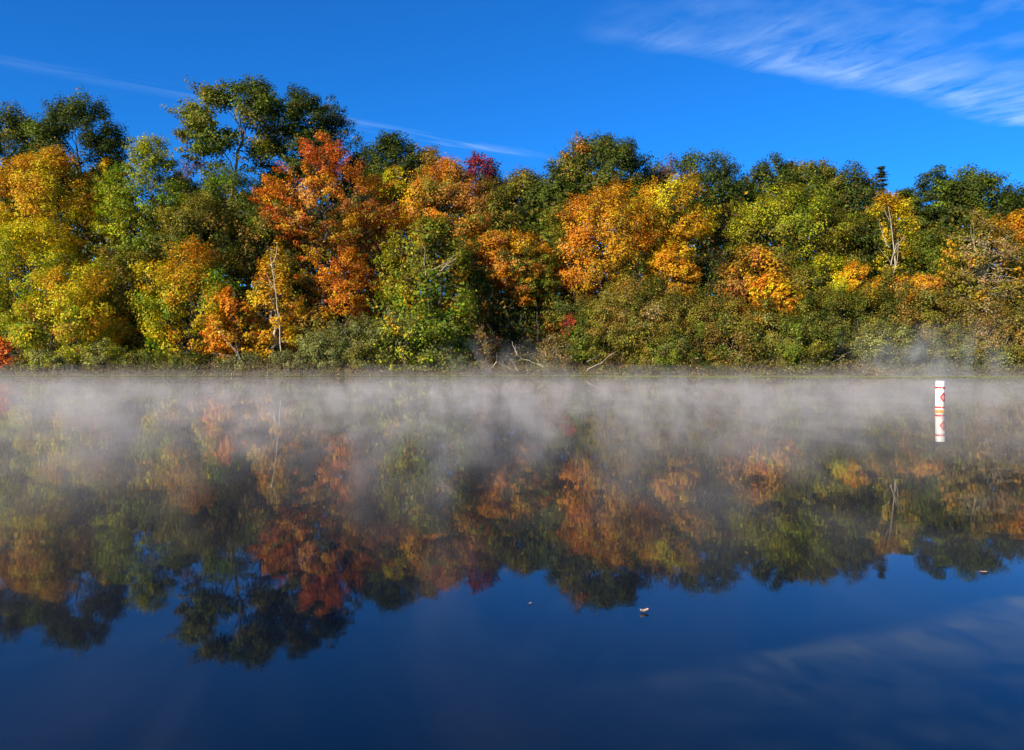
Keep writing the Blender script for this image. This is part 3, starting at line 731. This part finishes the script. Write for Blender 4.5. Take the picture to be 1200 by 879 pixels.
t('maple_tree', 'rusty orange layered maple left of the big orange maple', 'tree', 596, 262, 352, 54, 79, [u('O', 2), u('RB', .8), u('PO', .8), u('OL', 1.3), u('GO', 1.2), u('G1', .6)], kind='open', dens=1.25, pr=.62, fill=1.5)
t('oak_tree', 'green and copper mottled tree beside the big orange maple', 'tree', 645, 236, 345, 36, 82, [u('G2', 1.5), u('OL', 1.4), u('O', .9, 0, -.2), u('G1', 1)])
t('maple_tree', 'big orange maple in front of the tallest central oak', 'tree', 706, 206, 384, 58, 80, [u('O', 2.2), u('GO', 2.6, .3, 0), u('PO', .7, -.4, .6), u('OL', .9, .4, -.2), u('Y', .6), u('OB', .4)], fill=1.1)
t('maple_tree', 'golden yellow maple crown between the central oak and green oak', 'tree', 788, 198, 300, 46, 84, [u('GO', 2.8), u('Y', 1.8), u('O', .6, .3), u('OL', .6), u('G2', .2)])
t('maple_tree', 'narrow orange-gold maple hanging low under the golden crown', 'tree', 788, 278, 368, 28, 79, [u('GO', 2.5), u('O', 1.5), u('Y', 1.2)], kind='open', dens=1.3, pr=.6, fill=1.4)
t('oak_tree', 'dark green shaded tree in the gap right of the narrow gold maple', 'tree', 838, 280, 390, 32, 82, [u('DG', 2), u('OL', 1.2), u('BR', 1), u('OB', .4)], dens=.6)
t('maple_tree', 'large rounded olive-yellow maple on the right half', 'tree', 930, 212, 345, 70, 83, [u('OL', 2.2), u('G3', 2, 0, .3), u('G2', 1.4, -.3, -.3), u('Y', .4, .5, 0), u('GO', .12)], fill=1.1)
t('maple_tree', 'rust-brown thin-leaved maple behind the bright orange sapling', 'tree', 888, 284, 388, 44, 78, [u('OB', 2.2), u('GO', .8, 0, -.2), u('RB', .9), u('OL', 1)], leaf=.13)
t('maple_tree', 'bright orange sapling glowing above the olive bushes', 'tree', 906, 314, 382, 27, 74.5, [u('O', 2), u('GO', 2.2, 0, -.1), u('Y', .7)], leaf=.15, dens=1.2)
t('maple_tree', 'yellow-green sapling right of the bright orange sapling', 'tree', 968, 298, 372, 24, 76, [u('G3', 2), u('Y', 1.8), u('G2', .7)])
t('maple_tree', 'golden orange sapling leaning between yellow-green sapling and dark conifer', 'tree', 1002, 306, 366, 26, 76, [u('GO', 2.4), u('Y', 1), u('O', .8), u('G3', .4)], kind='open', dens=1.3, pr=.5, fill=1.4)
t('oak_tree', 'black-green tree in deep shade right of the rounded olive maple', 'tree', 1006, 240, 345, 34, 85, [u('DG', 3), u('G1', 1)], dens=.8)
t('maple_tree', 'yellow-topped tree behind the tall bare snag', 'tree', 1038, 220, 345, 32, 85, [u('Y', 1.6, 0, .7), u('GO', 1, 0, .9), u('G2', 2, 0, -.6), u('OL', 1, 0, -.3), u('G3', .9)])
t('oak_tree', 'mid green tree with olive tint between snag and white birch', 'tree', 1096, 258, 365, 38, 82, [u('G1', 1.6), u('OL', 2), u('G2', 1.2), u('G3', .5)])
t('maple_tree', 'small peach-orange tree above the bushes below the bare snag', 'tree', 1074, 316, 366, 26, 75.5, [u('PO', 2.2), u('GO', 1.6), u('O', 1)], kind='open', dens=1.2, pr=.5, fill=1.5)
t('birch_tree', 'tall golden-olive birch with white forked trunk near the right edge', 'tree', 1152, 246, 404, 44, 75.5, [u('OL', 2.8), u('GO', .7, 0, .3), u('OB', 1.5), u('TA', .8), u('G3', .4)], kind='open', dens=.8, pr=.62, fill=1.2, leaf=.11, bark=M_BIRCH, limb_r=.8)
t('maple_tree', 'orange maple cut by the right edge above the birch', 'tree', 1190, 246, 300, 26, 81, [u('GO', 2), u('O', 2), u('OL', .6)])
t('oak_tree', 'olive-brown tree cut by the right edge under the orange maple', 'tree', 1200, 290, 400, 34, 79, [u('OL', 2), u('OB', 2), u('G1', .8)], dens=.8)
t('maple_tree', 'green maple with bright yellow-orange edges left of the slender birch', 'tree', 224, 282, 432, 52, 75, [u('G3', 1.7), u('Y', 1.5, -.1, -.1), u('GB', 1.9, .2, -.1), u('GO', 1.2, -.2, .5), u('O', .5, .2, .7)])
t('birch_tree', 'slender golden birch with white trunk near the shore', 'tree', 322, 282, 432, 30, 73.5, [u('GO', 2.6), u('Y', 1.1), u('OL', .7, 0, .5), u('O', .5, 0, -.3)], kind='column', leaf=.12, bark=M_BIRCH, limbs=True, dens=.85)
t('maple_tree', 'scarlet and orange spraying sapling left of the slender birch', 'tree', 270, 340, 428, 28, 72.5, [u('R', .22, 0, .3), u('RO', .8), u('O', 1.5), u('GO', 1.8, 0, -.4), u('OL', .8)], kind='open', dens=1.2, pr=.45, fill=1.5, leaf=.13)
t('maple_tree', 'gold and brown thin tree low under the flame maple', 'tree', 372, 352, 426, 26, 74, [u('GO', 1.6), u('OL', 1.4), u('OB', 1)], dens=.75, leaf=.13)
t('red_shrub', 'small scarlet shrub alone in the dark gap near the centre', 'shrub', 668, 366, 396, 11, 72, [u('R', 3), u('RO', .5), u('RB', 1), u('OL', 1)], kind='open', dens=.5, pr=.28, leaf=.09)
t('red_shrub', 'pinkish red shrub at the waterline by the left edge', 'shrub', 10, 392, 438, 16, 71, [u('RO', 1.6), u('PO', 1.2), u('RB', 1.2)], kind='open', dens=1.2, pr=.4, leaf=.12)
# ---- smaller trees between the crowns
t('maple_tree', 'olive-gold young maple between the yellow maples and the shaded gap', 'tree', 118, 300, 420, 28, 76, [u('OL', 2), u('GO', 1.4), u('G3', 1), u('OB', .8)], leaf=.10)
t('oak_tree', 'green young oak below the bright green conical tree', 'tree', 178, 292, 400, 26, 79, [u('G1', 2), u('OL', 1.8), u('Y', .6), u('OB', .6)])
t('oak_tree', 'mottled green and orange young tree between slender birch and flame maple', 'tree', 350, 312, 412, 24, 77, [u('OL', 2), u('O', .7), u('G1', 1.4), u('RB', .5)], leaf=.10)
t('oak_tree', 'rust and green young tree right of the big olive birch', 'tree', 556, 296, 392, 26, 77, [u('OL', 2), u('O', .9), u('G1', 1.4), u('OB', .8)], leaf=.10)
t('maple_tree', 'copper-leaved young maple in the notch above the dark centre gap', 'tree', 628, 292, 366, 28, 78, [u('O', 1.6), u('OL', 1.4), u('G2', 1), u('RB', .6)], kind='open', dens=1.2, pr=.5, fill=1.4)
t('oak_tree', 'green and brown young tree under the right half of the big orange maple', 'tree', 746, 300, 384, 24, 77, [u('G1', 1.8), u('OL', 1.8), u('GO', .6)], leaf=.10)
t('oak_tree', 'olive young tree right of the dark gap under the large olive maple', 'tree', 944, 300, 392, 22, 75.5, [u('OL', 2.4), u('OB', 1.2), u('G1', 1)], leaf=.10)
t('oak_tree', 'olive and gold young tree at the foot of the bare snag', 'tree', 1040, 312, 384, 22, 76, [u('OL', 2), u('GO', .5), u('G1', 1.5), u('TA', .5)], leaf=.10)
t('oak_tree', 'olive-green young tree left of the white birch', 'tree', 1114, 296, 392, 26, 76, [u('OL', 2.4), u('G2', 1), u('G3', .8), u('OB', .6)], leaf=.10)
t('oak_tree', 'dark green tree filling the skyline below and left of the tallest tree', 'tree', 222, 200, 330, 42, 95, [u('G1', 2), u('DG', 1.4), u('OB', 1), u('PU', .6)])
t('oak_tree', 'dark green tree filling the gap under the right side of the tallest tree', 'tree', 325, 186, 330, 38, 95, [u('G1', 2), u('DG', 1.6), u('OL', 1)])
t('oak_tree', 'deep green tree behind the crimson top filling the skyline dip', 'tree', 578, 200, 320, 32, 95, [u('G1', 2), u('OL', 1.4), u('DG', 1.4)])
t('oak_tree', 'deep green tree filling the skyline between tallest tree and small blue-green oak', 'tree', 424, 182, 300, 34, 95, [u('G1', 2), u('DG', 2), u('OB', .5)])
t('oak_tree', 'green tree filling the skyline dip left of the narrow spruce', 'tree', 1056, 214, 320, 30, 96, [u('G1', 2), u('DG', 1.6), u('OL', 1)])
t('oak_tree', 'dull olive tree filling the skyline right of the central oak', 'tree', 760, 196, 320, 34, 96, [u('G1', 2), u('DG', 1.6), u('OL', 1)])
# ---- shaded understorey trees in the gaps
US = 'shaded understorey trees'
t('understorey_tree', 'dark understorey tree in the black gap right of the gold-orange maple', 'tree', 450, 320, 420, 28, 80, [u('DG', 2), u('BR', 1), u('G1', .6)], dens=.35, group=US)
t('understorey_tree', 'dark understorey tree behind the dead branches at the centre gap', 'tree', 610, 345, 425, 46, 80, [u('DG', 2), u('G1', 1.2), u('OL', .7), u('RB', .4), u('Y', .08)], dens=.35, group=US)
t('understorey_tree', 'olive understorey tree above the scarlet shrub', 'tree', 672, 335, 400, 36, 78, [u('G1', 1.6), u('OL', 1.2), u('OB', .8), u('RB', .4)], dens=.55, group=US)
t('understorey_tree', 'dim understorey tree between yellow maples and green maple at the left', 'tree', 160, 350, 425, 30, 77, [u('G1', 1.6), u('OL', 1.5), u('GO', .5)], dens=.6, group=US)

# ---- bushes at the waterline
def b(label, px, top, hw, D, spec, **k):
    sd[0] += 1
    k.setdefault('leaf', .08); k.setdefault('dens', 1.0)
    return plant('shrub', label, 'bush', px, top-((24 if top < 395 else 9) if px > 560 else 10 if px > 350 else 2), 443, hw*1.14, D, spec, sd[0], kind='bush', group=SH, bark=M_TWIG, **k)
gg = [u('GG', 2), u('OL', 1.5), u('GL', 1.2), u('G1', .8)]
ob = [u('OL', 2.6), u('OB', 1.8), u('G1', 1), u('GL', .6), u('TA', .3)]
gr = [u('G2', 2), u('G1', 1.6), u('OL', 1.2), u('GL', .7)]
b('grey-green bush under the yellow and orange maple at the left', 62, 408, 30, 71.5, [u('GL', 2), u('GG', 2), u('G3', .6)])
b('small yellow-green bush drooping to the water right of the orange-splashed maple', 118, 396, 20, 71.5, [u('G3', 1.6), u('GL', 1.5), u('GG', 1), u('Y', .3)])
b('dull green bush below the dim gap near the left end', 168, 408, 24, 72, gr, dens=.8)
b('grey-green bush below the green and yellow maple', 216, 410, 22, 71.3, [u('G1', 2), u('G2', 1), u('OL', 1), u('GO', .3)])
b('low tan and green bush behind the leaning dead branches', 285, 412, 28, 71.5, [u('TA', 1.2), u('GG', 2), u('OL', 1)], dens=.8)
b('faded green bush at the foot of the slender birch', 345, 412, 24, 71.3, [u('GG', 2.4), u('GL', 1), u('TA', .5)])
b('round grey-green bush left of the pair in front of the dark hollow', 390, 386, 30, 71.6, [u('GG', 2.4), u('G1', 1), u('GL', 1)])
b('olive grey bush touching the left side of the big olive birch', 432, 372, 30, 71.4, [u('OL', 1.8), u('GG', 1.8), u('GL', 1)])
b('bright green bush under the big olive birch', 492, 362, 44, 71.4, [u('G2', 1.8), u('G3', 1.2), u('GL', 1), u('GG', 1), u('GO', .3, -.6, .5)], leaf=.12)
b('leafy green bush on the right under the big olive birch', 528, 372, 26, 72.5, [u('G2', 1.8), u('GB', 1), u('GG', 1)], leaf=.13, dens=.75)
b('tiny green bush at the waterline before the dark hollow', 504, 418, 14, 70.2, gr)
b('tiny yellow-green bush left of the twig tangle', 532, 424, 13, 70.2, [u('GL', 2), u('G2', 1.5)])
b('thin brown twiggy bush left of the bleached dead branches', 560, 396, 24, 72, [u('BR', 1.3), u('OB', 1), u('GG', .6)], dens=.3)
b('pale brown twig heap just right of the bleached dead branches', 652, 400, 20, 70.8, [u('TA', 2), u('OB', 1.2), u('OL', .6)], dens=.45)
b('dark green bush between twig heap and the tall olive bushes', 684, 386, 24, 72, gr)
b('tall olive bush above the leaning bleached pole', 722, 350, 34, 73, ob)
b('broad olive-brown bush right of the leaning bleached pole', 768, 352, 38, 72.5, ob)
b('green-footed olive bush in the middle of the right bank row', 816, 356, 34, 72.8, [u('OL', 2.2), u('OB', 1), u('G2', 1.2, 0, -.7), u('GL', .5)])
b('olive bush under the shaded gap left of the orange sapling', 862, 372, 30, 72.2, ob)
b('low fresh green bush at the waterline below the tall olive bushes', 782, 396, 26, 70.8, [u('G2', 1.8), u('OL', 1.6), u('GL', .8)])
b('yellow-olive bush directly below the bright orange sapling', 908, 374, 30, 72.4, [u('OL', 2.4), u('GO', .5, 0, .7), u('G1', 1), u('GL', .6)])
b('dark green bush with fresh leaves right below the yellow-olive bush', 936, 388, 26, 71, gr)
b('olive-green bush under the yellow-green sapling', 966, 362, 32, 72.6, [u('OL', 2), u('G1', 1.8), u('GL', .6)])
b('dense green bush under the golden leaning sapling', 1012, 352, 34, 73, [u('G1', 2.2), u('OL', 2), u('G2', .7)])
b('grey-green bush veiled by the rising wisp of mist', 1036, 388, 32, 71, gg)
b('olive bush under the small peach-orange tree', 1066, 358, 32, 73, ob)
b('brown and olive twiggy bush left of the white birch', 1104, 364, 32, 72.6, [u('OL', 1.6), u('OB', 2), u('G1', 1), u('GG', .8)])
b('low grey bush left behind the buoy near the water', 1082, 404, 24, 70.8, gg)
b('tan twiggy bush at the foot of the white birch', 1146, 366, 32, 72.6, [u('TA', 1.6), u('OB', 1.6), u('OL', 1.4)], dens=.8)
b('grey-green low bush right behind the buoy', 1134, 402, 28, 71, gg)
b('green-brown bush cut by the right edge', 1190, 376, 34, 72.4, [u('OL', 1.8), u('OB', 1.2), u('GG', 1.4)])
b('small pale green bush at the waterline near the right edge', 1176, 414, 18, 70.6, [u('GL', 2), u('GG', 1.5)])

# ---- dead wood
dead('fallen_branch', 'low heap of thin bleached branches left of the crooked dead branches', 'branch', 570, 438, 69.8,
     [(560, 441, 590, 430, .3, .04, 4, 2), (575, 441, 548, 432, .2, .035, 4, 1), (600, 441, 618, 428, -.2, .04, 4, 1), (586, 441, 606, 432, -.3, .045, 4, 2)], 41)
dead('fallen_branch', 'brown leaning stick rising through the bush left of the yellow-green sapling', 'branch', 880, 438, 70.6,
     [(884, 441, 912, 408, .2, .035, 3, 1)], 42, M_GREY)
dead('fallen_branch', 'tan forked twigs sticking out of the bush just left of the right edge', 'branch', 1168, 420, 70.6,
     [(1166, 430, 1184, 392, .2, .035, 4, 1), (1160, 425, 1150, 388, .2, .03, 4, 1)], 43)
dead('fallen_branch', 'bleached crooked dead branches tangled at the waterline in the centre gap', 'branch', 605, 436, 70.2,
     [(620, 441, 582, 424, -.6, .085, 3, 2), (582, 424, 566, 441, .2, .06, 3, 1), (612, 441, 598, 420, .4, .06, 3, 1), (644, 436, 606, 416, .3, .075, 2, 1), (606, 416, 600, 400, .2, .05, 3, 1), (590, 441, 574, 428, -.4, .04, 3, 1)], 21)
dead('fallen_branch', 'long bleached pole leaning right out of the olive bush', 'branch', 678, 440, 69.6,
     [(678, 441, 722, 412, .5, .075, 2, 1)], 22, group='leaning dead poles')
dead('fallen_branch', 'short pale pole leaning higher up left of the olive bush', 'branch', 690, 422, 70.4,
     [(688, 424, 708, 412, .3, .055, 1, 1)], 23, group='leaning dead poles')
dead('fallen_branch', 'forked grey dead branches fanning up left over the shore under the scarlet sapling', 'branch', 292, 440, 70.0,
     [(294, 441, 255, 384, .3, .085, 4, 2), (276, 420, 248, 414, -.2, .045, 3, 1), (270, 422, 255, 426, -.4, .035, 2, 1)], 24, M_GREY)
dead('fallen_branch', 'dead stick slanting above the waterline in the right-hand bushes', 'branch', 955, 438, 70.6,
     [(955, 441, 984, 402, .3, .05, 3, 1), (960, 430, 996, 412, .1, .035, 2, 1)], 25)
dead('fallen_branch', 'pair of grey sticks rising behind the left side of the buoy', 'branch', 1078, 430, 70.4,
     [(1080, 425, 1094, 408, .2, .05, 1, 1), (1103, 405, 1101, 372, .2, .04, 2, 1)], 26, M_GREY)
dead('dead_limb', 'thin pale limb slanting down in front of the big olive birch', 'branch', 523, 392, 71.0,
     [(523, 392, 496, 362, 0, .045, 3, 1)], 27)
dead('dead_limb', 'arched bleached limb high on the right of the big olive birch', 'branch', 506, 326, 70.5,
     [(511, 324, 534, 302, -.1, .055, 3, 1), (502, 318, 536, 298, 0, .04, 2, 1)], 28)
dead('dead_limb', 'thin upright pale stem in the top of the big olive birch', 'branch', 498, 324, 70.3,
     [(499, 325, 498, 288, 0, .055, 2, 1)], 29)
dead('dead_tree', 'tall bare forked snag among green crowns right of the spruce', 'dead tree', 1045, 330, 78,
     [(1045, 345, 1041, 242, 0, .11, 3, 1), (1042, 290, 1030, 258, -.3, .05, 3, 1), (1044, 312, 1060, 276, -.2, .06, 3, 1)], 30)
dead('dead_tree', 'white forked bare birch limbs showing through the golden-olive birch', 'dead tree', 1152, 400, 74.2,
     [(1150, 410, 1152, 318, 0, .075, 2, 1), (1152, 330, 1138, 266, -.6, .055, 3, 1), (1152, 336, 1160, 272, -.8, .05, 3, 1), (1154, 322, 1182, 276, -.6, .04, 3, 1), (1150, 382, 1172, 322, -.7, .038, 3, 1), (1150, 360, 1122, 300, -.6, .032, 3, 1)], 31, M_BIRCH)
dead('dead_tree', 'white slim leaning bare stem crossing the bushes right of the buoy', 'dead tree', 1160, 415, 70.9,
     [(1168, 420, 1134, 382, 0, .04, 2, 1)], 32)
dead('dead_tree', 'white bare trunk showing through the slender golden birch', 'dead tree', 330, 440, 71.6,
     [(331, 443, 320, 322, .2, .085, 4, 1), (320, 322, 316, 290, 0, .04, 2, 0)], 33, M_BIRCH)

print('LEAVES', CNT['leaves'], len(sd))

# ------------------------------------------------------------------ render settings
sc.render.engine = 'CYCLES'
sc.view_settings.view_transform = 'Standard'; sc.view_settings.look = 'None'
sc.view_settings.gamma = 1.0; sc.view_settings.use_curve_mapping = False
sc.view_settings.exposure = 0.74
cy = sc.cycles
cy.max_bounces = 6; cy.diffuse_bounces = 3; cy.glossy_bounces = 3; cy.transmission_bounces = 3; cy.volume_bounces = 1; cy.transparent_max_bounces = 4
cy.use_denoising = True; cy.denoiser = 'OPENIMAGEDENOISE'
cy.volume_max_steps = 256
cy.sample_clamp_indirect = 6
cy.use_adaptive_sampling = True; cy.adaptive_threshold = 0.02
